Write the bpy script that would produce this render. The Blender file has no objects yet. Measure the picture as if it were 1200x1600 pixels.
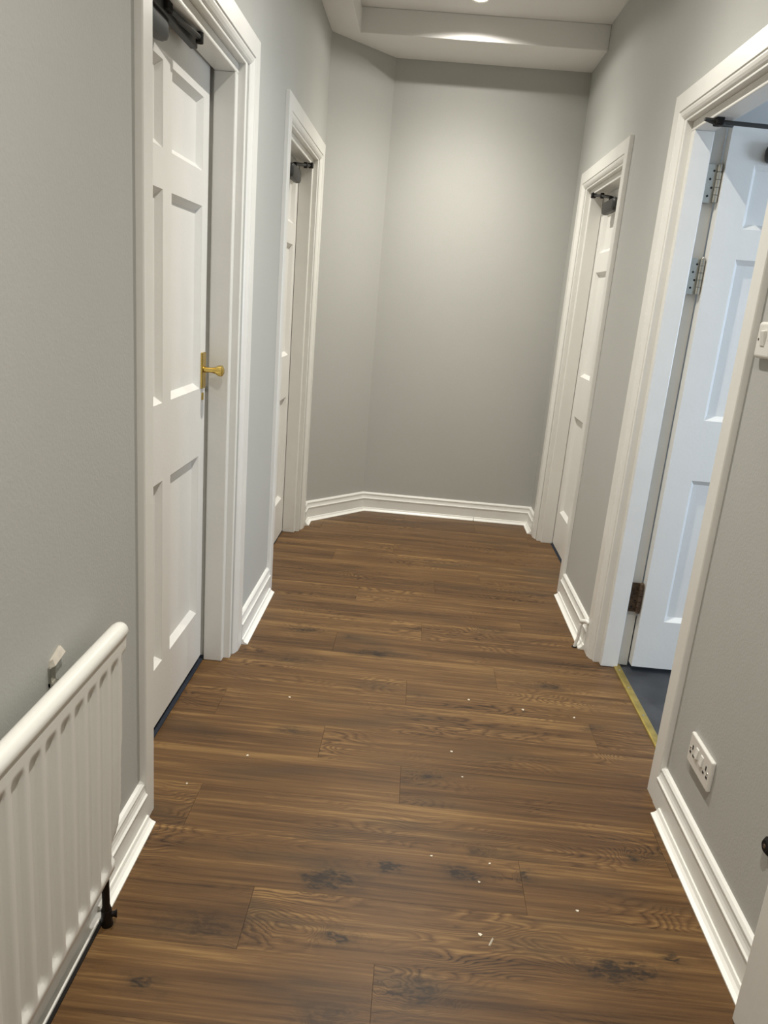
import bpy, math, random
from mathutils import Vector, Matrix
random.seed(7)
scene = bpy.context.scene
C = scene.collection
S = 0.93            # metres per layout unit

# ------------------------------------------------------------------ camera
A = [[0.9953497789755062, 0.09234577404439696, -0.027405756868810024],
     [0.051372803161813696, -0.26823115238448775, 0.9619838272994965],
     [0.08148406340327347, -0.9589183004336872, -0.27172787951305327]]
cam_d = bpy.data.cameras.new('camera')
cam_d.sensor_fit = 'VERTICAL'; cam_d.sensor_height = 36.0
cam_d.lens = 1179.97 / 1600 * 36.0
cam_d.clip_start = 0.02
cam = bpy.data.objects.new('camera', cam_d); C.objects.link(cam)
M = Matrix(((A[0][0], -A[0][1], -A[0][2]), (A[1][0], -A[1][1], -A[1][2]), (A[2][0], -A[2][1], -A[2][2]))).to_4x4()
M.translation = Vector((0, 0, 1.5 * S))
cam.matrix_world = M
scene.camera = cam

# ------------------------------------------------------------------ world, daylight, exposure
world = bpy.data.worlds.new('world'); scene.world = world
world.use_nodes = True
world.node_tree.nodes['Background'].inputs[0].default_value = (0.6, 0.75, 1.0, 1)
world.node_tree.nodes['Background'].inputs[1].default_value = 0.0
scene.view_settings.view_transform = 'Standard'
scene.view_settings.look = 'None'
scene.view_settings.gamma = 1.0
scene.view_settings.use_curve_mapping = False
scene.view_settings.exposure = 0.0

LAMP_W = 196.0
LAMP_COL = (1.0, 0.96, 0.885)
WINDOW_W = 82.0
wl = bpy.data.lights.new('window_side_room_offscreen', 'AREA'); wl.shape = 'RECTANGLE'
wl.size = 1.15 * S; wl.size_y = 1.25 * S; wl.energy = WINDOW_W; wl.color = (0.73, 0.85, 1.0)
wo = bpy.data.objects.new('window_side_room_offscreen', wl); C.objects.link(wo)
wo.location = (3.72 * S, 1.6 * S, 1.55 * S)
wo.rotation_euler = (0, math.radians(90), 0)     # shines towards -x through the window of the side room

# ------------------------------------------------------------------ materials
def nodes_of(name):
    m = bpy.data.materials.new(name); m.use_nodes = True
    nt = m.node_tree; b = nt.nodes['Principled BSDF']
    return m, nt, b
def paint(name, col, rough=0.5, bump=0.0, bscale=200.0, var=0.0, vscale=3.0, metal=0.0, spec=0.5):
    m, nt, b = nodes_of(name)
    b.inputs['Roughness'].default_value = rough
    b.inputs['Metallic'].default_value = metal
    b.inputs['Specular IOR Level'].default_value = spec
    b.inputs['Base Color'].default_value = (*col, 1)
    g = nt.nodes.new('ShaderNodeNewGeometry')
    if var:
        n = nt.nodes.new('ShaderNodeTexNoise'); n.inputs['Scale'].default_value = vscale; n.inputs['Detail'].default_value = 4
        nt.links.new(g.outputs['Position'], n.inputs['Vector'])
        r = nt.nodes.new('ShaderNodeValToRGB')
        r.color_ramp.elements[0].position = 0.3; r.color_ramp.elements[1].position = 0.7
        r.color_ramp.elements[0].color = (*[c * (1 - var) for c in col], 1)
        r.color_ramp.elements[1].color = (*[min(1, c * (1 + var)) for c in col], 1)
        nt.links.new(n.outputs['Fac'], r.inputs['Fac']); nt.links.new(r.outputs['Color'], b.inputs['Base Color'])
    if bump:
        n = nt.nodes.new('ShaderNodeTexNoise'); n.inputs['Scale'].default_value = bscale; n.inputs['Detail'].default_value = 3
        nt.links.new(g.outputs['Position'], n.inputs['Vector'])
        bp = nt.nodes.new('ShaderNodeBump'); bp.inputs['Strength'].default_value = bump; bp.inputs['Distance'].default_value = 0.002
        nt.links.new(n.outputs['Fac'], bp.inputs['Height']); nt.links.new(bp.outputs['Normal'], b.inputs['Normal'])
    return m
M_WALL = paint('wall_grey_paint', (0.475, 0.475, 0.445), 0.75, 0.25, 160, 0.015, 2.0, spec=0.25)
M_CEIL = paint('ceiling_white_paint', (0.80, 0.79, 0.765), 0.85, 0.1, 120, spec=0.2)
M_GLOSS = paint('white_satin_paint', (0.80, 0.79, 0.745), 0.32, 0.18, 60, 0.02, 8.0)
M_DOOR = paint('white_door_paint', (0.80, 0.79, 0.75), 0.38, 0.2, 90, 0.015, 6.0)
M_BEAD = paint('white_plastic_bead', (0.86, 0.85, 0.80), 0.3)
M_RAD = paint('radiator_enamel', (0.80, 0.79, 0.74), 0.28)
M_PLAST = paint('white_plastic', (0.78, 0.76, 0.71), 0.25)
M_HOLE = paint('dark_slot', (0.012, 0.012, 0.012), 0.6)
M_BRASS = paint('brass', (0.62, 0.45, 0.13), 0.25, 0.1, 80, 0.15, 30, metal=1.0)
M_STRIP = paint('worn_brass_strip', (0.42, 0.32, 0.09), 0.35, 0.2, 120, 0.2, 25, metal=0.7)
M_STEEL = paint('satin_steel', (0.52, 0.51, 0.46), 0.32, 0.1, 90, 0.1, 40, metal=1.0)
M_RUST = paint('rusty_steel', (0.10, 0.065, 0.04), 0.7, 0.4, 120, 0.5, 60, metal=0.3)
M_CLOSER = paint('dark_grey_closer', (0.045, 0.045, 0.042), 0.5, 0.05, 90, 0.1, 20, metal=0.4)
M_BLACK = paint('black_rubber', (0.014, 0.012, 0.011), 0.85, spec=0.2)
M_PIPE = paint('black_pipe', (0.008, 0.005, 0.004), 0.45, metal=0.0, spec=0.3)
M_DARKFLOOR = paint('dark_slate_vinyl', (0.040, 0.042, 0.047), 0.5, 0.2, 60, 0.25, 10)
M_CARPET = paint('dark_blue_carpet', (0.018, 0.024, 0.038), 0.95, 0.8, 300, 0.4, 200)
M_SUB = paint('screed', (0.05, 0.032, 0.018), 0.9)
M_ROOM = paint('side_room_paint', (0.60, 0.60, 0.58), 0.8, 0.15, 160)
M_FLAKE = paint('pale_plaster_flake', (0.75, 0.68, 0.55), 0.8)
M_CHIP = paint('chipped_plaster', (0.60, 0.55, 0.47), 0.9, 0.5, 60, 0.15, 40)

def lens_material():
    m, nt, b = nodes_of('lamp_lens')
    e = nt.nodes.new('ShaderNodeEmission'); e.inputs[0].default_value = (1.0, 0.93, 0.82, 1); e.inputs[1].default_value = 12
    nt.links.new(e.outputs[0], nt.nodes['Material Output'].inputs[0])
    return m
M_LENS = lens_material()
def pane_material():
    m, nt, b = nodes_of('window_glass')
    t = nt.nodes.new('ShaderNodeBsdfTransparent'); t.inputs[0].default_value = (0.95, 0.97, 1, 1)
    gl = nt.nodes.new('ShaderNodeBsdfGlossy'); gl.inputs['Roughness'].default_value = 0.02
    mx = nt.nodes.new('ShaderNodeMixShader'); mx.inputs[0].default_value = 0.06
    nt.links.new(t.outputs[0], mx.inputs[1]); nt.links.new(gl.outputs[0], mx.inputs[2])
    nt.links.new(mx.outputs[0], nt.nodes['Material Output'].inputs[0])
    return m
M_PANE = pane_material()

# knots of the boards: (x, y, length along board, width across, darkness), layout units
KNOTS = [(-0.101, 1.668, .10, .045, 1.0), (0.042, 1.736, .045, .030, .9), (0.254, 1.742, .065, .032, .9), (0.295, 1.837, .03, .022, .8),
         (-0.063, 1.483, .055, .030, .9), (-0.480, 1.305, .05, .03, .8), (-0.069, 1.28, .06, .03, .7), (0.133, 1.349, .075, .04, .8),
         (0.623, 1.471, .11, .042, 1.0), (0.757, 1.534, .05, .03, .8), (0.432, 1.761, .035, .025, .8), (0.763, 1.875, .045, .025, .8),
         (0.159, 2.172, .045, .022, .9), (0.674, 2.879, .05, .025, .9), (-0.322, 2.35, .07, .03, .7), (-0.429, 3.195, .09, .035, .8),
         (-0.09, 3.024, .12, .04, .8), (-0.403, 2.895, .16, .05, .7), (0.477, 3.39, .10, .04, .7), (-0.202, 3.163, .04, .025, .7),
         (0.768, 2.563, .035, .02, .7), (-0.385, 1.479, .14, .05, .7), (0.35, 3.9, .08, .03, .5), (-0.3, 4.1, .10, .03, .5)]
def wood_material():
    m, nt, b = nodes_of('brown_oak_plank')
    N = nt.nodes; L = nt.links
    def math_(op, a, c, clamp=False):
        n = N.new('ShaderNodeMath'); n.operation = op; n.use_clamp = clamp
        for i, v in enumerate((a, c)):
            if v is None: continue
            if isinstance(v, (int, float)): n.inputs[i].default_value = v
            else: L.new(v, n.inputs[i])
        return n.outputs[0]
    geo = N.new('ShaderNodeNewGeometry'); oi = N.new('ShaderNodeObjectInfo')
    rnd = oi.outputs['Random']
    off = N.new('ShaderNodeCombineXYZ')
    L.new(math_('MULTIPLY', rnd, 37.0), off.inputs[0]); L.new(math_('MULTIPLY', rnd, 91.0), off.inputs[1]); L.new(math_('MULTIPLY', rnd, 17.0), off.inputs[2])
    add = N.new('ShaderNodeVectorMath'); add.operation = 'ADD'
    L.new(geo.outputs['Position'], add.inputs[0]); L.new(off.outputs[0], add.inputs[1])
    P = add.outputs[0]
    def scaled(sx, sy):
        n = N.new('ShaderNodeVectorMath'); n.operation = 'MULTIPLY'; n.inputs[1].default_value = (sx, sy, 1)
        L.new(P, n.inputs[0]); return n.outputs[0]
    def noise(vec, scale, detail=3, dist=0.0, rough=.5):
        n = N.new('ShaderNodeTexNoise'); n.inputs['Scale'].default_value = scale; n.inputs['Detail'].default_value = detail
        n.inputs['Distortion'].default_value = dist; n.inputs['Roughness'].default_value = rough
        L.new(vec, n.inputs['Vector']); return n.outputs['Fac']
    # knots, their outline warped
    wn = N.new('ShaderNodeTexNoise'); wn.inputs['Scale'].default_value = 16.0; wn.inputs['Detail'].default_value = 3
    L.new(geo.outputs['Position'], wn.inputs['Vector'])
    w1 = N.new('ShaderNodeVectorMath'); w1.operation = 'SUBTRACT'; w1.inputs[1].default_value = (.5, .5, .5); L.new(wn.outputs['Color'], w1.inputs[0])
    w2 = N.new('ShaderNodeVectorMath'); w2.operation = 'MULTIPLY'; w2.inputs[1].default_value = (.14, .055, 0); L.new(w1.outputs[0], w2.inputs[0])
    w3 = N.new('ShaderNodeVectorMath'); w3.operation = 'ADD'; L.new(geo.outputs['Position'], w3.inputs[0]); L.new(w2.outputs[0], w3.inputs[1])
    warp = w3.outputs[0]
    dark = None
    for (kx, ky, kl, kw, kd) in KNOTS:
        d = N.new('ShaderNodeVectorMath'); d.operation = 'SUBTRACT'; d.inputs[1].default_value = (kx * S, ky * S, 0)
        L.new(warp, d.inputs[0])
        q = N.new('ShaderNodeVectorMath'); q.operation = 'MULTIPLY'; q.inputs[1].default_value = (1 / (kl * 1.25 * S), 1 / (kw * 1.35 * S), 0)
        L.new(d.outputs[0], q.inputs[0])
        ln = N.new('ShaderNodeVectorMath'); ln.operation = 'LENGTH'; L.new(q.outputs[0], ln.inputs[0])
        mr = N.new('ShaderNodeMapRange'); mr.interpolation_type = 'SMOOTHSTEP'
        mr.inputs['From Min'].default_value = 0.15; mr.inputs['From Max'].default_value = 1.3
        mr.inputs['To Min'].default_value = kd; mr.inputs['To Max'].default_value = 0.0
        L.new(ln.outputs['Value'], mr.inputs['Value'])
        dark = mr.outputs[0] if dark is None else math_('MAXIMUM', dark, mr.outputs[0])
    kn = noise(scaled(16, 42), 1.6, 5, 1.2, .62)
    core = math_('MULTIPLY', math_('SUBTRACT', dark, 0.50), 3.5, True)
    halo = math_('MULTIPLY', math_('MULTIPLY', dark, 0.80), math_('MULTIPLY', math_('SUBTRACT', kn, 0.32), 3.6, True))
    knot = math_('MAXIMUM', halo, math_('MULTIPLY', core, math_('MULTIPLY', math_('SUBTRACT', kn, 0.34), 4.5, True)))
    # flowing grain: bands across the board bent by slow noise and by the knots
    sep = N.new('ShaderNodeSeparateXYZ'); L.new(P, sep.inputs[0])
    slow = noise(scaled(1.6, 6.0), 1.0, 2, 0.3)
    mid = noise(scaled(5.0, 20.0), 1.0, 3, 0.4)
    phase = math_('ADD', math_('MULTIPLY', sep.outputs[1], 55.0), math_('MULTIPLY', slow, 34.0))
    phase = math_('ADD', phase, math_('MULTIPLY', mid, 4.5))
    phase = math_('ADD', phase, math_('MULTIPLY', dark, 5.0))
    ring = math_('FRACT', phase, None)
    rr = N.new('ShaderNodeValToRGB')
    e = rr.color_ramp.elements
    e[0].position = 0.0; e[0].color = (0.55, 0.55, 0.55, 1); e[1].position = 1.0; e[1].color = (0.55, 0.55, 0.55, 1)
    x = e.new(0.25); x.color = (0.78, 0.78, 0.78, 1); x = e.new(0.6); x.color = (0.50, 0.50, 0.50, 1); x = e.new(0.84); x.color = (0.05, 0.05, 0.05, 1)
    L.new(ring, rr.inputs[0])
    fibre = noise(scaled(2.6, 95.0), 1.0, 5, 0.3, .65)
    fibre2 = noise(scaled(10, 420.0), 1.0, 2)
    streak = noise(scaled(1.2, 13.0), 1.0, 3, 0.6)
    patch = noise(scaled(2.2, 3.5), 1.0, 2, 0.4)
    ringmask = math_('MULTIPLY', math_('SUBTRACT', patch, 0.46), 4.5, True)
    v = math_('ADD', math_('MULTIPLY', streak, 0.80), math_('MULTIPLY', fibre, 1.15))
    v = math_('ADD', v, math_('MULTIPLY', math_('MULTIPLY', math_('SUBTRACT', rr.outputs[0], 0.5), ringmask), 0.66))
    v = math_('ADD', v, math_('MULTIPLY', math_('SUBTRACT', fibre2, 0.5), 0.10))
    v = math_('ADD', v, math_('MULTIPLY', math_('SUBTRACT', rnd, 0.5), 0.14))
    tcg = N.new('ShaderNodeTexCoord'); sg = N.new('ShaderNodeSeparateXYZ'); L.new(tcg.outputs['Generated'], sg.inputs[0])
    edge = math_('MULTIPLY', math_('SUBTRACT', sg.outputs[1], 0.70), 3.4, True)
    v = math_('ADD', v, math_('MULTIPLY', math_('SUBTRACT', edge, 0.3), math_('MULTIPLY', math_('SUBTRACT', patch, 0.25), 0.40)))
    v = math_('SUBTRACT', v, 0.455)
    cr = N.new('ShaderNodeValToRGB'); e = cr.color_ramp.elements
    e[0].position = 0.05; e[0].color = (0.02677, 0.01354, 0.005082, 1)
    e[1].position = 0.98; e[1].color = (0.3089, 0.1856, 0.06776, 1)
    x = e.new(0.36); x.color = (0.0906, 0.04515, 0.01609, 1)
    x = e.new(0.62); x.color = (0.1462, 0.07725, 0.02795, 1)
    L.new(v, cr.inputs[0])
    # grey-brown smoky areas of the printed boards
    smoke = noise(scaled(1.8, 7.0), 1.0, 2, 0.5)
    sm = math_('MULTIPLY', math_('SUBTRACT', smoke, 0.56), 3.6, True)
    mx = N.new('ShaderNodeMix'); mx.data_type = 'RGBA'; mx.inputs['B'].default_value = (0.048, 0.034, 0.019, 1)
    L.new(math_('MULTIPLY', sm, 0.85), mx.inputs['Factor']); L.new(cr.outputs[0], mx.inputs['A'])
    mk = N.new('ShaderNodeMix'); mk.data_type = 'RGBA'; mk.inputs['B'].default_value = (0.014, 0.011, 0.008, 1)
    L.new(math_('MULTIPLY', knot, 0.88), mk.inputs['Factor']); L.new(mx.outputs['Result'], mk.inputs['A'])
    L.new(mk.outputs['Result'], b.inputs['Base Color'])
    b.inputs['Roughness'].default_value = 0.42
    b.inputs['Specular IOR Level'].default_value = 0.32
    bp = N.new('ShaderNodeBump'); bp.inputs['Strength'].default_value = 0.12; bp.inputs['Distance'].default_value = 0.001
    L.new(fibre, bp.inputs['Height']); L.new(bp.outputs['Normal'], b.inputs['Normal'])
    return m
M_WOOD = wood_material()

# ------------------------------------------------------------------ mesh helpers (layout units in, metres out)
WORLD = {}
def empty(name, loc, label=None, cat=None, kind=None, group=None, parent=None):
    o = bpy.data.objects.new(name, None); C.objects.link(o); o.empty_display_size = 0.1
    w = Vector(loc) * S
    o.location = w - (WORLD[parent.name] if parent else Vector((0, 0, 0)))
    if parent: o.parent = parent
    WORLD[o.name] = w
    tag(o, label, cat, kind, group)
    return o
def tag(o, label=None, cat=None, kind=None, group=None):
    if label: o['label'] = label
    if cat: o['category'] = cat
    if kind: o['kind'] = kind
    if group: o['group'] = group
    return o
class MB:
    def __init__(s): s.v = []; s.f = []
    def raw(s, vs, fs):
        n = len(s.v); s.v += [tuple(p) for p in vs]; s.f += [tuple(i + n for i in f) for f in fs]; return s
    def box(s, x0, x1, y0, y1, z0, z1):
        x0, x1 = sorted((x0, x1)); y0, y1 = sorted((y0, y1)); z0, z1 = sorted((z0, z1))
        return s.raw([(x0, y0, z0), (x1, y0, z0), (x1, y1, z0), (x0, y1, z0), (x0, y0, z1), (x1, y0, z1), (x1, y1, z1), (x0, y1, z1)],
                     [(0, 3, 2, 1), (4, 5, 6, 7), (0, 1, 5, 4), (1, 2, 6, 5), (2, 3, 7, 6), (3, 0, 4, 7)])
    def loft(s, rings, closed=True, caps=True):
        n = len(rings[0]); vs = [p for r in rings for p in r]; fs = []
        for i in range(len(rings) - 1):
            for j in range(n if closed else n - 1):
                k = (j + 1) % n
                fs.append((i * n + j, i * n + k, (i + 1) * n + k, (i + 1) * n + j))
        if caps and closed:
            fs.append(tuple(range(n - 1, -1, -1))); fs.append(tuple((len(rings) - 1) * n + j for j in range(n)))
        return s.raw(vs, fs)
    def prism(s, poly, z0, z1):
        return s.loft([[(x, y, z0) for x, y in poly], [(x, y, z1) for x, y in poly]])
    def tube(s, pts, r, n=12):
        pts = [Vector(p) for p in pts]; rings = []
        rr = r if isinstance(r, (list, tuple)) else [r] * len(pts)
        up = None
        for i, p in enumerate(pts):
            if i == 0: d = pts[1] - p
            elif i == len(pts) - 1: d = p - pts[i - 1]
            else: d = (pts[i + 1] - p).normalized() + (p - pts[i - 1]).normalized()
            d.normalize()
            if up is None:
                up = Vector((0, 0, 1)) if abs(d.z) < 0.9 else Vector((1, 0, 0))
            a = d.cross(up).normalized(); bb = a.cross(d).normalized(); up = bb
            rings.append([tuple(p + a * math.cos(2 * math.pi * k / n) * rr[i] + bb * math.sin(2 * math.pi * k / n) * rr[i]) for k in range(n)])
        return s.loft(rings)
    def build(s, name, mat, parent=None, bevel=0.0, smooth=False, origin=None, segs=2):
        vs = [Vector(p) * S for p in s.v]
        lo = Vector([min(p[i] for p in vs) for i in range(3)]); hi = Vector([max(p[i] for p in vs) for i in range(3)])
        c = (lo + hi) / 2
        if origin is not None: c = Vector(origin) * S
        elif parent is None: c.z = lo.z
        me = bpy.data.meshes.new(name)
        me.from_pydata([tuple(p - c) for p in vs], [], s.f); me.update()
        me.materials.append(mat)
        if smooth:
            for p in me.polygons: p.use_smooth = True
            if hasattr(me, 'set_sharp_from_angle'): me.set_sharp_from_angle(angle=math.radians(40))
        o = bpy.data.objects.new(name, me); C.objects.link(o)
        if parent:
            o.parent = parent; o.location = c - WORLD[parent.name]
        else: o.location = c
        WORLD[o.name] = c
        import bmesh
        bm = bmesh.new(); bm.from_mesh(me); bmesh.ops.recalc_face_normals(bm, faces=bm.faces); bm.to_mesh(me); bm.free()
        if bevel:
            md = o.modifiers.new('bevel', 'BEVEL'); md.width = bevel * S; md.segments = segs; md.limit_method = 'ANGLE'; md.angle_limit = math.radians(40)
        return o
def sweep2(mb, path, profile, side):
    """extrude a wall-profile [(t, z)] along a floor polyline; t grows to `side` of the path direction; mitred corners"""
    pts = [Vector(p) for p in path]; rings = []
    for i, p in enumerate(pts):
        ds = []
        if i > 0: ds.append((pts[i] - pts[i - 1]).normalized())
        if i < len(pts) - 1: ds.append((pts[i + 1] - pts[i]).normalized())
        ns = [Vector((-d.y, d.x)) * side for d in ds]
        n = ns[0] if len(ns) == 1 else (ns[0] + ns[1]) / (1 + ns[0].dot(ns[1]))
        rings.append([(p.x + n.x * t, p.y + n.y * t, z) for t, z in profile])
    return rings

# ------------------------------------------------------------------ layout
XL, XR = -0.676, 0.910          # faces of the corridor walls
TH = 0.150                      # wall thickness
YB = 5.335                      # back wall
YC = 4.925                      # where the left wall turns
XC = -0.317
Y0 = -1.25                      # behind the camera
ZS, ZC = 2.952, 3.085           # soffit, ceiling
ZHEAD = 2.245                   # rough head of the openings

# ------------------------------------------------------------------ floor
floor = MB().box(-0.778, 1.000, Y0, 5.49, -0.12, -0.014).build('floor', M_SUB)
tag(floor, 'corridor floor of dark brown knotty wood-effect planks laid crosswise', 'floor', 'structure')
PW = 0.198
JOINTS = {-5: .027, -4: -.300, -3: .412, -2: -.550, -1: .066, 0: -.215, 1: -.622, 2: .072, 3: .445, 4: -.26, 5: .131, 6: .62, 7: -.21, 8: .20, 9: .462, 10: -.40, 11: -.05, 12: .28, 13: -.55, 14: .50, 15: 0.0}
plank_mesh = {}
for k in range(-18, 17):
    ya = 2.210 + PW * k; yb = ya + PW
    if ya < Y0: continue
    if yb > 5.49: yb = 5.49
    if yb - ya < 0.02: continue
    j = JOINTS.get(k, random.uniform(-0.6, 0.8))
    cuts = sorted(c for c in (j - 1.397, j, j + 1.397) if -0.76 < c < 0.98)
    xs = [-0.778] + cuts + [1.000]
    for i in range(len(xs) - 1):
        a, b2 = xs[i] + (0.0004 if i else 0), xs[i + 1] - (0.0004 if i < len(xs) - 2 else 0)
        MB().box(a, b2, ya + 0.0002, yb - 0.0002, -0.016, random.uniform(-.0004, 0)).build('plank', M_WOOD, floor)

# ------------------------------------------------------------------ walls
def wall_with_openings(mb, x0, x1, y0, y1, openings, z1):
    cur = y0
    for a, b2 in openings:
        mb.box(x0, x1, cur, a, 0, z1); mb.box(x0, x1, a, b2, ZHEAD, z1); cur = b2
    mb.box(x0, x1, cur, y1, 0, z1)
    return mb
# door table: outer edges of the architraves and the lining faces
D1 = dict(ya=1.815, yb=2.985, la=1.905, lb=2.845)
D2 = dict(ya=3.600, yb=4.800, la=3.695, lb=4.655)
D3 = dict(ya=3.945, yb=5.085, la=4.040, lb=4.945)
D4 = dict(ya=2.155, yb=3.270, la=2.255, lb=3.150)
LT = 0.022   # lining thickness
w = wall_with_openings(MB(), XL - TH, XL, Y0, YC, [(D1['la'] - LT, D1['lb'] + LT), (D2['la'] - LT, D2['lb'] + LT)], ZC + 0.05)
tag(w.build('wall_left', M_WALL), 'long grey painted wall with the radiator and two closed doors', 'wall', 'structure')
w = wall_with_openings(MB(), XR, XR + TH, Y0, YB, [(D4['la'] - LT, D4['lb'] + LT), (D3['la'] - LT, D3['lb'] + LT)], ZC + 0.05)
tag(w.build('wall_right', M_WALL), 'grey painted wall with the socket, the light switch and the open door', 'wall', 'structure')
w = MB().prism([(XL, YC), (XC, YB), (XC - 0.1, YB + 0.12), (XL - TH, YC + 0.06), (XL - TH, YC)], 0, ZC + 0.05)
tag(w.build('wall_angled', M_WALL), 'narrow grey wall set at an angle across the corner', 'wall', 'structure')
w = MB().prism([(XC, YB), (XR + TH, YB), (XR + TH, YB + 0.12), (XC - 0.1, YB + 0.12)], 0, ZC + 0.05)
tag(w.build('wall_back', M_WALL), 'plain grey end wall of the corridor', 'wall', 'structure')
tag(MB().box(XL - TH, XR + TH, Y0 - 0.12, Y0, 0, ZC + 0.05).build('wall_front', M_WALL), 'grey wall closing the corridor opposite the plain end wall', 'wall', 'structure')
tag(MB().box(XL - TH, XR + TH, Y0 - 0.1, YB + 0.1, ZC, ZC + 0.05).build('ceiling', M_CEIL), 'white painted corridor ceiling with recessed downlights', 'ceiling', 'structure')
w = MB().prism([(XL, Y0), (-0.508, Y0), (-0.508, 4.905), (XR, 4.905), (XR, YB), (XC, YB), (XL, YC)], ZS, ZC)
tag(w.build('trim_1', M_CEIL, bevel=0.004), 'white boxed-in soffit stepping down from the ceiling along the walls', 'soffit', 'structure')

# side room behind the open door
RX, RY0, RY1, RZ = 3.55, 0.35, 3.75, 2.75
tag(MB().box(1.000, RX + 0.12, RY0 - 0.12, RY1 + 0.12, -0.12, -0.003).build('floor', M_DARKFLOOR), 'dark slate grey floor of the room beyond the open door', 'floor', 'structure')
tag(MB().box(XR + TH, RX + 0.12, RY0 - 0.12, RY1 + 0.12, RZ, RZ + 0.06).build('ceiling', M_CEIL), 'ceiling of the room beyond the open door', 'ceiling', 'structure')
tag(MB().box(XR + TH, RX + 0.12, RY1, RY1 + 0.12, 0, RZ).build('wall_side_room_back', M_ROOM), 'pale wall behind the open door of the side room', 'wall', 'structure')
tag(MB().box(XR + TH, RX + 0.12, RY0 - 0.12, RY0, 0, RZ).build('wall_side_room_front', M_ROOM), 'pale wall of the side room facing the open door', 'wall', 'structure')
w = MB().box(RX, RX + 0.12, RY0, 1.0, 0, RZ).box(RX, RX + 0.12, 2.2, RY1, 0, RZ).box(RX, RX + 0.12, 1.0, 2.2, 0, 0.9).box(RX, RX + 0.12, 1.0, 2.2, 2.2, RZ)
tag(w.build('wall_side_room_window', M_ROOM), 'pale window wall of the side room', 'wall', 'structure')
win = empty('window_1', (RX + 0.06, 1.6, 0.9), 'white framed window of the side room letting in daylight', 'window', 'structure')
w = MB().box(RX + .03, RX + .08, 1.0, 1.05, .9, 2.2).box(RX + .03, RX + .08, 2.15, 2.2, .9, 2.2).box(RX + .03, RX + .08, 1.05, 2.15, .9, .95).box(RX + .03, RX + .08, 1.05, 2.15, 2.15, 2.2).box(RX + .03, RX + .08, 1.58, 1.62, .95, 2.15)
w.build('window_frame', M_GLOSS, win)
MB().box(RX + .05, RX + .056, 1.05, 1.58, .95, 2.15).build('pane', M_PANE, win)
MB().box(RX + .05, RX + .056, 1.62, 2.15, .95, 2.15).build('pane', M_PANE, win)
# carpet strip under the first door; dark edges painted for the others' shadow gaps
for (nm, d, lab) in (('floor', D1, 'dark blue carpet edge showing under the door beside the radiator'), ('floor', D2, 'dark floor edge painted for the shadow gap under the closed door near the angled wall')):
    tag(MB().box(-1.15, -0.7785, d['la'] - 0.1, d['lb'] + 0.1, -0.10, 0.004).build(nm, M_CARPET), lab, 'floor', 'structure')
tag(MB().box(1.001, 1.3, D3['la'] - 0.1, D3['lb'] + 0.1, -0.10, 0.002).build('floor', M_CARPET), 'dark floor edge painted for the shadow gap under the closed door near the end wall', 'floor', 'structure')

# ------------------------------------------------------------------ skirting boards
SK = [(0, 0), (.021, 0), (.021, .086), (.0235, .088), (.0235, .092), (.0185, .0955), (.0150, .104), (.0135, .113), (.0120, .1145), (.0145, .118), (.0145, .124), (.0090, .131), (0, .134)]
BEAD = [(.021, 0), (.046, 0), (.046, .004), (.036, .008), (.029, .014), (.0255, .023), (.021, .024)]
def skirting(name, path, side, label, bead_from=None, bead_path=None, seg=(0, None), extra_beads=None):
    rings = sweep2(None, path, SK, side); br = sweep2(None, bead_path or path, BEAD, side)
    a, b2 = seg[0], (seg[1] if seg[1] is not None else len(path) - 1)
    o = MB().loft(rings[a:b2 + 1]).build(name, M_GLOSS, smooth=False)
    tag(o, label, 'skirting board', 'structure')
    for bb in (extra_beads or [br[a:b2 + 1]]):
        MB().loft(bb).build('bead', M_BEAD, o)
    return o
bl = skirting('baseboard_left', [(XL, Y0), (XL, D1['ya'])], -1, 'white moulded skirting board running behind the radiator', bead_path=[(XL, 1.475), (XL, D1['ya'])])
MB().box(XL + .0355, XL + .043, Y0, 1.474, 0, .004).build('underlay_strip', M_BLACK, bl)
MB().box(XL + .020, XL + .0355, Y0, 1.474, 0, .010).build('fillet', M_GLOSS, bl)
skirting('baseboard_left', [(XL, D1['yb']), (XL, D2['ya'])], -1, 'white moulded skirting board between the two closed doors on the radiator wall')
far = [(XL, D2['yb'] + .001), (XL, YC), (XC, YB), (XR, YB), (XR, D3['yb'] + .001)]
skirting('baseboard_left', far, -1, 'short white skirting board beside the angled wall', seg=(0, 1))
skirting('baseboard_angled', far, -1, 'white skirting board under the angled wall', seg=(1, 2))
rb = sweep2(None, far, BEAD, -1)
def cut(r1, r2, x): return [(x, p[1] + (q[1] - p[1]) * (x - p[0]) / (q[0] - p[0]), p[2]) for p, q in zip(r1, r2)]
skirting('baseboard_back', far, -1, 'white skirting board under the plain end wall', seg=(2, 3), extra_beads=[[rb[2], cut(rb[2], rb[3], .498)], [cut(rb[2], rb[3], .503), rb[3]]])
skirting('baseboard_right', far, -1, 'short white skirting board between end wall and closed door', seg=(3, 4))
skirting('baseboard_right', [(XR, D4['yb']), (XR, D3['ya'])], 1, 'white skirting board between the open door and the closed door')
skirting('baseboard_right', [(XR, 1.30), (XR, D4['ya'])], 1, 'white moulded skirting board under the double socket', bead_path=[(XR, 1.30), (XR, 2.092)])

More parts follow.
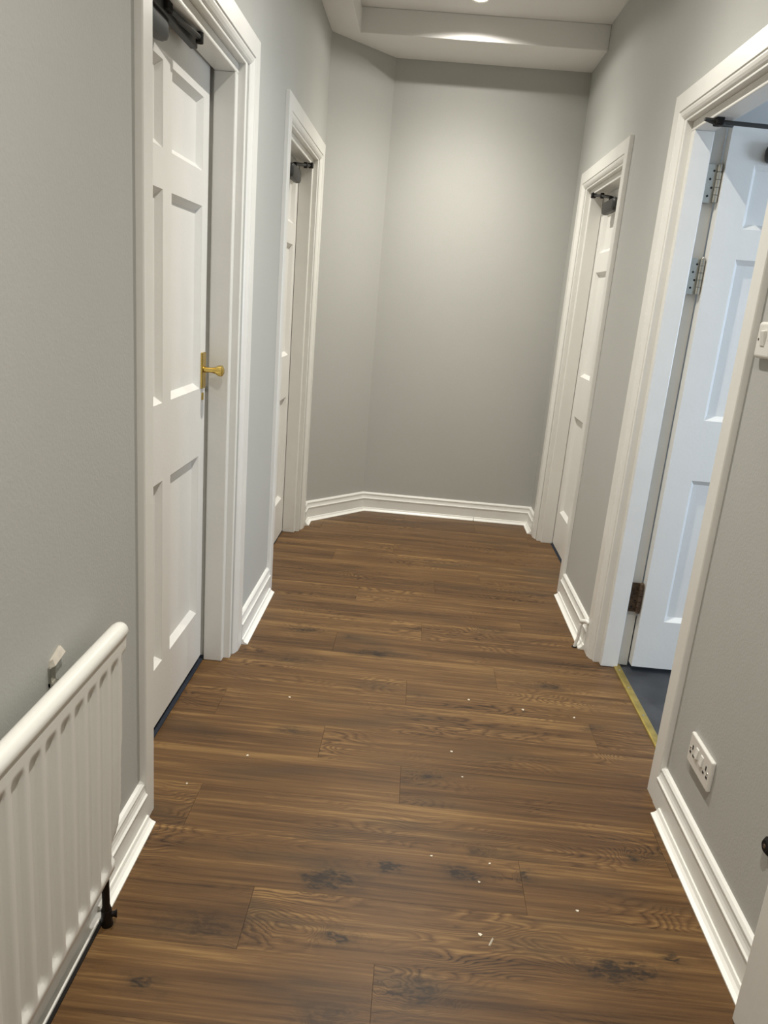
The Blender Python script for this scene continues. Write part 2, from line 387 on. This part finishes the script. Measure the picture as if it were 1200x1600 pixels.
# ------------------------------------------------------------------ doors
ARCH = [(0, 0), (0, .016), (.003, .019), (.068, .019), (.071, .015), (.077, .015), (.086, .012), (.094, .007), (.098, .003), (.098, 0)]
ZO = 2.330                      # outer top of the architraves
def door_frame(name, side, d, label):
    """side -1 left wall, +1 right wall"""
    xw = XL if side < 0 else XR
    X = lambda t: xw + side * t              # t>0 into the wall, t<0 proud of it
    ya, yb, la, lb = d['ya'], d['yb'], d['la'], d['lb']
    root = empty(name, (X(0.07), (ya + yb) / 2, 0), label, 'door', 'structure')
    # near, far and head architrave, mitred
    sc_n = (la - ya) / .098 if (la - ya) < .098 else 1.0
    def prof(o, wd): return [(p * wd / .098, t) for p, t in ARCH]
    wn = min(.098, la - ya - .002); wf = min(.098, yb - lb - .002); wh = .098
    pn, pf, ph = prof(0, wn), prof(0, wf), prof(0, wh)
    near = MB().loft([[(X(-t), ya + o, 0.0) for o, t in pn], [(X(-t), ya + o, ZO - oh) for (o, t), (oh, _) in zip(pn, ph)]])
    near.build('architrave', M_GLOSS, root)
    fa = MB().loft([[(X(-t), yb - o, 0.0) for o, t in pf], [(X(-t), yb - o, ZO - oh) for (o, t), (oh, _) in zip(pf, ph)]])
    fa.build('architrave', M_GLOSS, root)
    hd = MB().loft([[(X(-t), ya + on, ZO - o) for (o, t), (on, _) in zip(ph, pn)], [(X(-t), yb - of, ZO - o) for (o, t), (of, _) in zip(ph, pf)]])
    hd.build('architrave', M_GLOSS, root)
    zl = ZHEAD - LT                             # lining soffit
    for y0, y1 in ((la - LT, la), (lb, lb + LT)):
        MB().box(X(-.001), X(TH + .002), y0, y1, 0, ZHEAD).build('lining', M_GLOSS, root, bevel=.002)
    MB().box(X(-.001), X(TH + .002), la, lb, zl, ZHEAD).build('lining', M_GLOSS, root, bevel=.002)
    st = .034
    s0, s1 = .024, .100
    MB().box(X(s0), X(s1), la, la + st, 0, zl - st).build('door_stop', M_GLOSS, root, bevel=.004)
    MB().box(X(s0), X(s1), lb - st, lb, 0, zl - st).build('door_stop', M_GLOSS, root, bevel=.004)
    MB().box(X(s0), X(s1), la, lb, zl - st, zl).build('door_stop', M_GLOSS, root, bevel=.004)
    return root, X
PZ = [(.245, .880), (1.130, 1.750), (1.860, 2.085)]
HW, PI_, PO = .465, .040, .362               # half width of a leaf, inner and outer edge of its panels
def leaf(root, T, z0=.012, z1=2.215, th=.048, HW=HW):
    """T maps (across -HW..HW, depth 0..th from the visible face, z) to layout coordinates"""
    def bx(mb, a0, a1, d0, d1, zz0, zz1):
        q = [(a0, d0, zz0), (a1, d0, zz0), (a1, d1, zz0), (a0, d1, zz0), (a0, d0, zz1), (a1, d0, zz1), (a1, d1, zz1), (a0, d1, zz1)]
        return mb.raw([T(*p) for p in q], [(0, 3, 2, 1), (4, 5, 6, 7), (0, 1, 5, 4), (1, 2, 6, 5), (2, 3, 7, 6), (3, 0, 4, 7)])
    mb = MB()
    bx(mb, -HW, -PO, 0, th, z0, z1); bx(mb, PO, HW, 0, th, z0, z1)
    zz = [z0] + [z for p in PZ for z in p] + [z1]
    for i in range(0, len(zz), 2): bx(mb, -PO, PO, 0, th, zz[i], zz[i + 1])
    for a, b2 in PZ: bx(mb, -PI_, PI_, 0, th, a, b2)
    lf = mb.build('leaf', M_DOOR, root)
    for a, b2 in PZ:
        for s in (-1, 1):
            lo, hi = sorted((s * PI_, s * PO)); i1, dp = .016, .020
            outer = [(lo, .0006, a), (hi, .0006, a), (hi, .0006, b2), (lo, .0006, b2)]
            inner = [(lo + i1, dp, a + i1 * 1.2), (hi - i1, dp, a + i1 * 1.2), (hi - i1, dp, b2 - i1 * 1.2), (lo + i1, dp, b2 - i1 * 1.2)]
            back = [(lo, th - .004, a), (hi, th - .004, a), (hi, th - .004, b2), (lo, th - .004, b2)]
            p = MB().raw([T(*v) for v in outer + inner + back],
                [(0, 1, 5, 4), (1, 2, 6, 5), (2, 3, 7, 6), (3, 0, 4, 7), (4, 5, 6, 7), (8, 9, 1, 0), (9, 10, 2, 1), (10, 11, 3, 2), (11, 8, 0, 3), (11, 10, 9, 8)])
            p.build('panel', M_DOOR, lf)
    return lf
def rounded_bar(p0, p1, hw, hh, axis_w, n=10):
    """stadium-section block from p0 to p1, half-width hw along axis_w and half-height hh in z, domed ends"""
    p0, p1 = Vector(p0), Vector(p1); d = (p1 - p0).normalized(); aw = Vector(axis_w); rings = []
    L_ = (p1 - p0).length
    for t, k in ((0, .35), (.006, .72), (.016, .93), (.03, 1), (L_ - .03, 1), (L_ - .016, .93), (L_ - .006, .72), (L_, .35)):
        c = p0 + d * t; r = []
        for j in range(n):
            a = 2 * math.pi * j / n + math.pi / n
            ca, sa = math.cos(a), math.sin(a)
            sx = math.copysign(abs(ca) ** .55, ca); sz = math.copysign(abs(sa) ** .55, sa)
            r.append(tuple(c + aw * hw * k * sx + Vector((0, 0, hh * k * sz))))
        rings.append(r)
    return MB().loft(rings)
def closer(root, body0, body1, aw, elbow, shoe, hw=.020, hh=.032):
    b2 = rounded_bar(body0, body1, hw, hh, aw).build('door_closer', M_CLOSER, root, smooth=True)
    piv = (Vector(body0) * .45 + Vector(body1) * .55) + Vector((0, 0, hh + .004))
    MB().tube([piv - Vector((0, 0, .012)), piv + Vector((0, 0, .014))], .013, 12).build('spindle', M_BLACK, b2, smooth=True)
    e = Vector(elbow)
    MB().tube([piv + Vector((0, 0, .010)), e], .0085, 8).build('arm', M_CLOSER, b2, smooth=True)
    sh = Vector(shoe)
    MB().tube([e, sh], .0075, 8).build('arm', M_CLOSER, b2, smooth=True)
    MB().tube([e - Vector((0, 0, .014)), e + Vector((0, 0, .014))], .011, 10).build('pivot', M_BLACK, b2, smooth=True)
    MB().box(sh.x - .013, sh.x + .013, sh.y - .022, sh.y + .022, sh.z - .012, sh.z + .016).build('shoe', M_BLACK, b2, bevel=.004)
    return b2
def hinge(root, x, y, z0, z1, mat, xs):
    """butt hinge: knuckle at (x, y), leaf plate on the lining towards -x"""
    h = MB().box(x - .040, x - .004, y + .012, y + .0165, z0, z1).build('hinge', mat, root)
    n = 5; dz = (z1 - z0) / n
    for i in range(n):
        MB().tube([(x, y, z0 + dz * i + .001), (x, y, z0 + dz * (i + 1) - .001)], .0095, 12).build('knuckle', mat, h, smooth=True)
    MB().tube([(x, y, z1), (x, y, z1 + .006)], [.009, .005], 10).build('finial', mat, h, smooth=True)
    for i, zz in enumerate((.18, .40, .62, .84)):
        MB().tube([(x - .026 + .010 * (i % 2), y + .0125, z0 + (z1 - z0) * zz), (x - .026 + .010 * (i % 2), y + .0105, z0 + (z1 - z0) * zz)], .0042, 8).build('screw', M_HOLE, h)
    return h

# door 1: closed, beside the radiator
r1, X1 = door_frame('door_1', -1, D1, 'closed white six-panel door with brass handle beside the radiator')
c1 = 2.362
l1 = leaf(r1, lambda a, d, z: (X1(.108 + d), c1 + a, z), z0=.030, z1=2.222, HW=.432)
MB().box(X1(.122), X1(.140), 2.7945, D1['lb'] + .001, 0, 2.222).build('seal', M_DOOR, r1)
MB().box(X1(.122), X1(.140), D1['la'] - .001, c1 - .4325, 0, 2.222).build('seal', M_DOOR, r1)
hp = MB().box(X1(.109), X1(.100), 2.735, 2.779, 1.128, 1.258).build('handle', M_BRASS, l1, bevel=.003)
k = MB()
k.tube([(X1(.100), 2.757, 1.196), (X1(.078), 2.757, 1.196), (X1(.060), 2.757, 1.196), (X1(.046), 2.757, 1.196), (X1(.034), 2.757, 1.196), (X1(.028), 2.757, 1.196)], [.011, .009, .012, .020, .020, .010], 16)
k.build('knob', M_BRASS, l1, smooth=True)
MB().box(X1(.109), X1(.102), 2.750, 2.764, 1.085, 1.112).build('keyhole_cover', M_BRASS, l1, bevel=.002)
cl = closer(r1, (X1(.085), 2.00, 2.138), (X1(.085), 2.262, 2.138), (1, 0, 0), (X1(.035), 2.42, 2.172), (X1(.060), 2.20, 2.178), hw=.020, hh=.032)
MB().box(X1(.058), X1(.080), 2.02, 2.480, 2.158, 2.184).build('slide_rail', M_CLOSER, cl, bevel=.003)
# door 2: closed, before the angled wall
r2, X2 = door_frame('door_2', -1, D2, 'closed white panel door in the wall next to the angled wall')
c2 = 4.640 - HW
leaf(r2, lambda a, d, z: (X2(.102 + d), c2 + a, z), z0=.010, z1=2.222)
closer(r2, (X2(.080), 4.20, 2.100), (X2(.080), 4.475, 2.100), (1, 0, 0), (X2(.045), 4.50, 2.168), (X2(.030), 4.585, 2.180), hw=.022, hh=.036)
# door 3: closed, before the end wall
r3, X3 = door_frame('door_3', 1, D3, 'closed white panel door near the end wall')
c3 = 4.930 - HW
leaf(r3, lambda a, d, z: (X3(.102 + d), c3 + a, z), z0=.010, z1=2.222)
closer(r3, (X3(.080), 4.46, 2.095), (X3(.080), 4.735, 2.095), (1, 0, 0), (X3(.050), 4.72, 2.165), (X3(.028), 4.855, 2.180), hw=.022, hh=.036)
# door 4: open into the side room
r4, X4 = door_frame('door_4', 1, D4, 'white panel door standing open over a dark floor')
HX, HY = 1.066, 3.100
leaf(r4, lambda a, d, z: (HX - .001 + HW + a, HY + d, z), z0=.022, z1=2.215)
for z0, z1, m in ((1.945, 2.080, M_STEEL), (1.612, 1.745, M_STEEL), (.268, .402, M_RUST)):
    hinge(r4, 1.053, 3.118, z0, z1, m, 1)
closer(r4, (1.190, HY - .028, 2.120), (1.46, HY - .028, 2.120), (0, 1, 0), (1.30, 2.93, 2.170), (.955, 2.93, 2.178), hw=.024, hh=.036)
sh = MB().tube([(.905, 2.925, 2.182), (.955, 2.930, 2.176), (1.010, 2.945, 2.174)], [.006, .013, .008], 8)
sh.build('closer_bracket', M_CLOSER, r4, smooth=True)

# projecting jamb beside the camera
tag(MB().prism([(.842, 1.378), (.842, 1.10), (.905, 1.10), (.905, 1.378)], 0, 2.33).build('trim_2', M_GLOSS, bevel=.004), 'grey-white painted jamb standing proud of the wall beyond the double socket', 'door jamb', 'structure')

# ------------------------------------------------------------------ brass threshold
th = empty('threshold_strip', (1.008, 2.70, 0), 'brass threshold strip where brown planks meet dark floor', 'threshold strip')
MB().loft([[(x, y, z) for x, z in ((.992, -.002), (.994, .004), (1.000, .007), (1.018, .007), (1.026, .004), (1.028, -.002))] for y in (2.258, 3.148)]).build('strip', M_STRIP, th)
for y in (2.36, 2.70, 2.92, 3.08):
    MB().tube([(1.009, y, .004), (1.009, y, .0088)], [.006, .004], 10).build('screw', M_STEEL, th, smooth=True)

# ------------------------------------------------------------------ radiator
rad = empty('radiator', (-.63, .95, 0), 'white fluted panel radiator hanging on the grey wall', 'radiator')
RYA, RYB, RZA, RZB = .28, 1.546, .132, .733
XF = -.600
def far_edge(z):
    t = max(0.0, min(1.0, (.46 - z) / .32)); return RYB - .068 * t * t * (3 - 2 * t)
def rad_panel():
    mb = MB(); pitch = .0585; f0 = 1.440 + pitch * 1.0
    ys = []
    y = RYA
    ny = 260; nz_list = [RZA, RZA + .006, RZA + .014, RZA + .026, .160, .166, .172, .180, .188, .196, .205, .215, .23, .25, .27, .29, .31, .33, .35, .37, .39, .41, .43, .45, .47, .55, .63, .655, .664, .672, .680, .688, .695, .702, .71, RZB - .012, RZB]
    rows = []
    for z in nz_list:
        row = []; ye = far_edge(z)
        for i in range(ny + 1):
            yy = RYA + (RYB - RYA) * i / ny
            if yy > 1.43: yy = 1.43 + (yy - 1.43) * (ye - 1.43) / (RYB - 1.43)
            ph = ((yy - (f0 - (RYB - ye) * .0)) / pitch) % 1.0
            dd = abs(ph - .5) * 2            # 0 centre of flute .. 1 mid land
            g = max(0.0, min(1.0, (dd - .40) / .35)); g = g * g * (3 - 2 * g)
            a = max(0.0, min(1.0, (z - .160) / .024)); b2 = max(0.0, min(1.0, (.690 - z) / .020))
            a = a * a * (3 - 2 * a); b2 = b2 * b2 * (3 - 2 * b2)
            dep = .011 * (1 - g) * a * b2
            edge = min((ye - yy) / .012, 1.0); edge = max(edge, 0)
            rnd = .010 * (1 - math.sqrt(max(0, 1 - (1 - edge) ** 2)))
            bot = max(0.0, 1 - (z - RZA) / .026); rb_ = .012 * (1 - math.sqrt(max(0, 1 - bot ** 2)))
            lean = -.008 * (RZB - z) / (RZB - RZA)
            row.append((XF - dep - rnd - rb_ + lean, yy, z))
        rows.append(row)
    n = ny + 1
    back = [(XF - .030, RYA, RZA), (XF - .030, far_edge(RZA), RZA), (XF - .030, RYB, RZB), (XF - .030, RYA, RZB)]
    mb.loft(rows, closed=False, caps=False)
    # close the back: edge strips
    nr = len(nz_list)
    base = len(mb.v)
    brow = [[(XF - .032, RYA, z), (XF - .032, far_edge(z), z)] for z in nz_list]
    mb.v += [p for r in brow for p in r]
    for i in range(nr - 1):
        mb.f.append((i * n + n - 1, base + 2 * i + 1, base + 2 * i + 3, (i + 1) * n + n - 1))
        mb.f.append((i * n, (i + 1) * n, base + 2 * i + 2, base + 2 * i))
        mb.f.append((base + 2 * i, base + 2 * i + 2, base + 2 * i + 3, base + 2 * i + 1))
    mb.f.append(tuple([i for i in range(n)] + [base + 1, base]))
    mb.f.append(tuple([(nr - 1) * n + i for i in range(n)] + [base + 2 * nr - 1, base + 2 * nr - 2]))
    return mb
rad_panel().build('front_panel', M_RAD, rad, smooth=True)
# rolled top rail
pts = [(-.616, RYA, .733)] + [(-.616, y, .733) for y in (.6, 1.0, 1.495)] + [(-.616, 1.528, .733), (-.616, 1.541, .732), (-.616, 1.548, .731)]
MB().tube(pts, [.0205, .0205, .0205, .0205, .0205, .019, .014, .006], 16).build('top_rail', M_RAD, rad, smooth=True)
MB().tube([(-.622, 1.444, .150), (-.622, 1.446, .060), (-.622, 1.447, .044)], [.009, .009, .012], 12).build('valve', M_PIPE, rad, smooth=True)
MB().tube([(-.622, 1.447, .046), (-.622, 1.448, .018), (-.621, 1.448, .0)], [.0125, .0125, .014], 12).build('pipe', M_PIPE, rad, smooth=True)
MB().tube([(-.622, 1.447, .030), (-.606, 1.454, .028), (-.600, 1.456, .028)], [.007, .007, .010], 10).build('valve_stem', M_PIPE, rad, smooth=True)
# hooked wall bracket above the radiator
b = MB().box(XL - .002, XL + .006, 1.322, 1.344, .56, .742).build('wall_bracket', M_STEEL, rad, bevel=.002)
MB().box(XL, XL + .034, 1.322, 1.344, .70, .708).build('bracket_hook', M_STEEL, b)
MB().loft([[(XL + t, y, z) for t, y, z in ((-.002, 1.325, .738), (.012, 1.330, .744), (.014, 1.372, .756), (-.002, 1.378, .752))], [(XL + t, y, z) for t, y, z in ((-.002, 1.328, .752), (.006, 1.334, .757), (.006, 1.368, .770), (-.002, 1.374, .768))]]).build('plaster_chip', M_CHIP, b)

# ------------------------------------------------------------------ double socket
so = empty('double_socket', (XR, 1.922, .262), 'white double power socket low on the grey wall above the skirting', 'socket')
SY0, SY1, SZ0, SZ1 = 1.842, 2.005, .263, .357
MB().box(XR + .001, XR - .012, SY0, SY1, SZ0, SZ1).build('faceplate', M_PLAST, so, bevel=.005, segs=3)
xf = XR - .012
for yc in (1.905, 1.942):
    MB().loft([[(xf + .002, yc - .010, .305), (xf + .002, yc + .010, .305), (xf + .002, yc + .010, .338), (xf + .002, yc - .010, .338)],
               [(xf - .006, yc - .009, .307), (xf - .006, yc + .009, .307), (xf - .002, yc + .009, .336), (xf - .002, yc - .009, .336)]]).build('rocker', M_PLAST, so, bevel=.0015)
for yc in (1.872, 1.975):
    for dy, z, wy, wz in ((0, .320, .0034, .0068), (-.012, .299, .0052, .0036), (.012, .299, .0052, .0036)):
        MB().box(xf + .001, xf - .0006, yc + dy - wy, yc + dy + wy, z - wz, z + wz).build('pin_slot', M_HOLE, so)
for yc in (1.858, 1.990):
    MB().tube([(xf + .001, yc, .312), (xf - .0012, yc, .312)], [.0045, .0035], 10).build('screw', M_STEEL, so)

# ------------------------------------------------------------------ light switch
sw = empty('light_switch', (XR, 2.072, 1.428), 'white single light switch on the wall beside the open door', 'light switch')
MB().box(XR + .001, XR - .018, 2.025, 2.118, 1.428, 1.522).build('faceplate', M_PLAST, sw, bevel=.009, segs=4)
MB().loft([[(XR - .017, 2.060, 1.458), (XR - .017, 2.084, 1.458), (XR - .017, 2.084, 1.500), (XR - .017, 2.060, 1.500)],
           [(XR - .020, 2.061, 1.460), (XR - .020, 2.083, 1.460), (XR - .026, 2.083, 1.498), (XR - .026, 2.061, 1.498)]]).build('rocker', M_PLAST, sw, bevel=.001)
for y in (2.040, 2.102):
    MB().tube([(XR - .017, y, 1.476), (XR - .0186, y, 1.476)], [.0045, .0035], 10).build('screw', M_RUST, sw)

# dark round wall stop near the jamb
ws = empty('wall_buffer', (XR, 1.506, .365), 'small dark round rubber buffer on the wall above the skirting', 'door stop')
MB().tube([(XR + .001, 1.506, .365), (XR - .010, 1.506, .365), (XR - .018, 1.506, .365)], [.022, .022, .014], 18).build('rubber', M_BLACK, ws, smooth=True)
MB().tube([(XR - .017, 1.506, .365), (XR - .0195, 1.506, .365)], [.006, .005], 10).build('screw', M_RUST, ws)

# white cable over the skirting into the floor
cb = empty('cable', (.880, 3.292, 0), 'white cable looping over the skirting down to the planks by the open door', 'cable')
MB().tube([(.9035, 3.276, .155), (.898, 3.280, .140), (.886, 3.286, .136), (.872, 3.290, .128), (.864, 3.292, .112), (.863, 3.293, .08), (.862, 3.294, .045), (.856, 3.294, .02), (.852, 3.294, -.002)], .0075, 10).build('sheath', M_PLAST, cb, smooth=True)
MB().tube([(.896, 3.262, .137), (.884, 3.275, .141), (.870, 3.288, .134), (.868, 3.300, .130)], .011, 10).build('clip', M_PLAST, cb, smooth=True)
MB().tube([(.851, 3.292, -.001), (.851, 3.292, .003)], [.013, .011], 14).build('hole_disc', M_BLACK, cb)  # flat black disc painted in for the dark hole in the floor

# ------------------------------------------------------------------ downlights
def downlight(x, y, label, end=''):
    d = empty('downlight' + end, (x, y, ZC), label, 'downlight', None, 'recessed ceiling downlights')
    n = 24; rings = []
    for r, z in ((.036, ZC + .004), (.036, ZC - .012), (.044, ZC - .016), (.053, ZC - .010), (.055, ZC + .001)):
        rings.append([(x + r * math.cos(2 * math.pi * k / n), y + r * math.sin(2 * math.pi * k / n), z) for k in range(n)])
    MB().loft(rings, caps=False).build('bezel', M_GLOSS, d, smooth=True)
    MB().tube([(x, y, ZC), (x, y, ZC - .008), (x, y, ZC - .012)], [.0355, .0355, .022], 20).build('lens' + end, M_LENS, d, smooth=True)
    ld = bpy.data.lights.new('bulb' + end, 'SPOT'); ld.energy = LAMP_W; ld.color = LAMP_COL
    ld.spot_size = math.radians(164); ld.spot_blend = 0.22; ld.shadow_soft_size = .007
    ld.use_nodes = True
    nt = ld.node_tree; em = nt.nodes['Emission']
    tc = nt.nodes.new('ShaderNodeTexCoord'); sx = nt.nodes.new('ShaderNodeSeparateXYZ')
    nt.links.new(tc.outputs['Normal'], sx.inputs[0])
    ab = nt.nodes.new('ShaderNodeMath'); ab.operation = 'ABSOLUTE'; nt.links.new(sx.outputs[2], ab.inputs[0])
    ma = nt.nodes.new('ShaderNodeMath'); ma.operation = 'MULTIPLY_ADD'; ma.inputs[1].default_value = 1.0; ma.inputs[2].default_value = 0.045
    pw = nt.nodes.new('ShaderNodeMath'); pw.operation = 'POWER'; pw.inputs[1].default_value = 4.5
    nt.links.new(ab.outputs[0], pw.inputs[0]); nt.links.new(pw.outputs[0], ma.inputs[0]); nt.links.new(ma.outputs[0], em.inputs['Strength'])
    lo = bpy.data.objects.new('bulb' + end, ld); C.objects.link(lo); lo.parent = d; lo.location = (0, 0, -.050 * S)
    return d
downlight(.150, 4.640, 'recessed round downlight in the ceiling close to the end wall')
downlight(.150, 2.700, 'recessed round downlight in the ceiling above the open door', '_offscreen')
downlight(.150, .760, 'recessed round downlight in the ceiling near the radiator', '_offscreen')

# ------------------------------------------------------------------ plaster flakes on the boards
FL = [(-0.374, 2.578), (-0.447, 2.179), (-0.597, 2.002), (0.321, 2.695), (0.531, 2.659), (0.726, 2.638), (0.239, 2.323), (0.27, 2.182), (0.164, 1.796), (0.328, 1.79), (0.293, 1.715), (0.546, 1.649), (0.283, 1.537)]
for i, (x, y) in enumerate(FL):
    a = random.uniform(0, 3); r = random.uniform(.0035, .006)
    p = [(x + r * k * math.cos(a + t), y + r * k * math.sin(a + t)) for t, k in ((0, 1.1), (1.2, .6), (2.4, 1), (3.6, .7), (4.9, 1.0))]
    tag(MB().prism(p, 0, .0028).build('plaster_flake', M_FLAKE), 'tiny pale plaster flake lying on the brown planks', 'debris', None, 'plaster flakes on the planks')
tag(MB().loft([[(.302, 1.508, 0), (.306, 1.506, 0), (.305, 1.507, .004)], [(.312, 1.530, 0), (.316, 1.529, 0), (.314, 1.530, .004)]]).build('wood_splinter', M_FLAKE), 'pale thin splinter lying on the brown planks', 'debris')
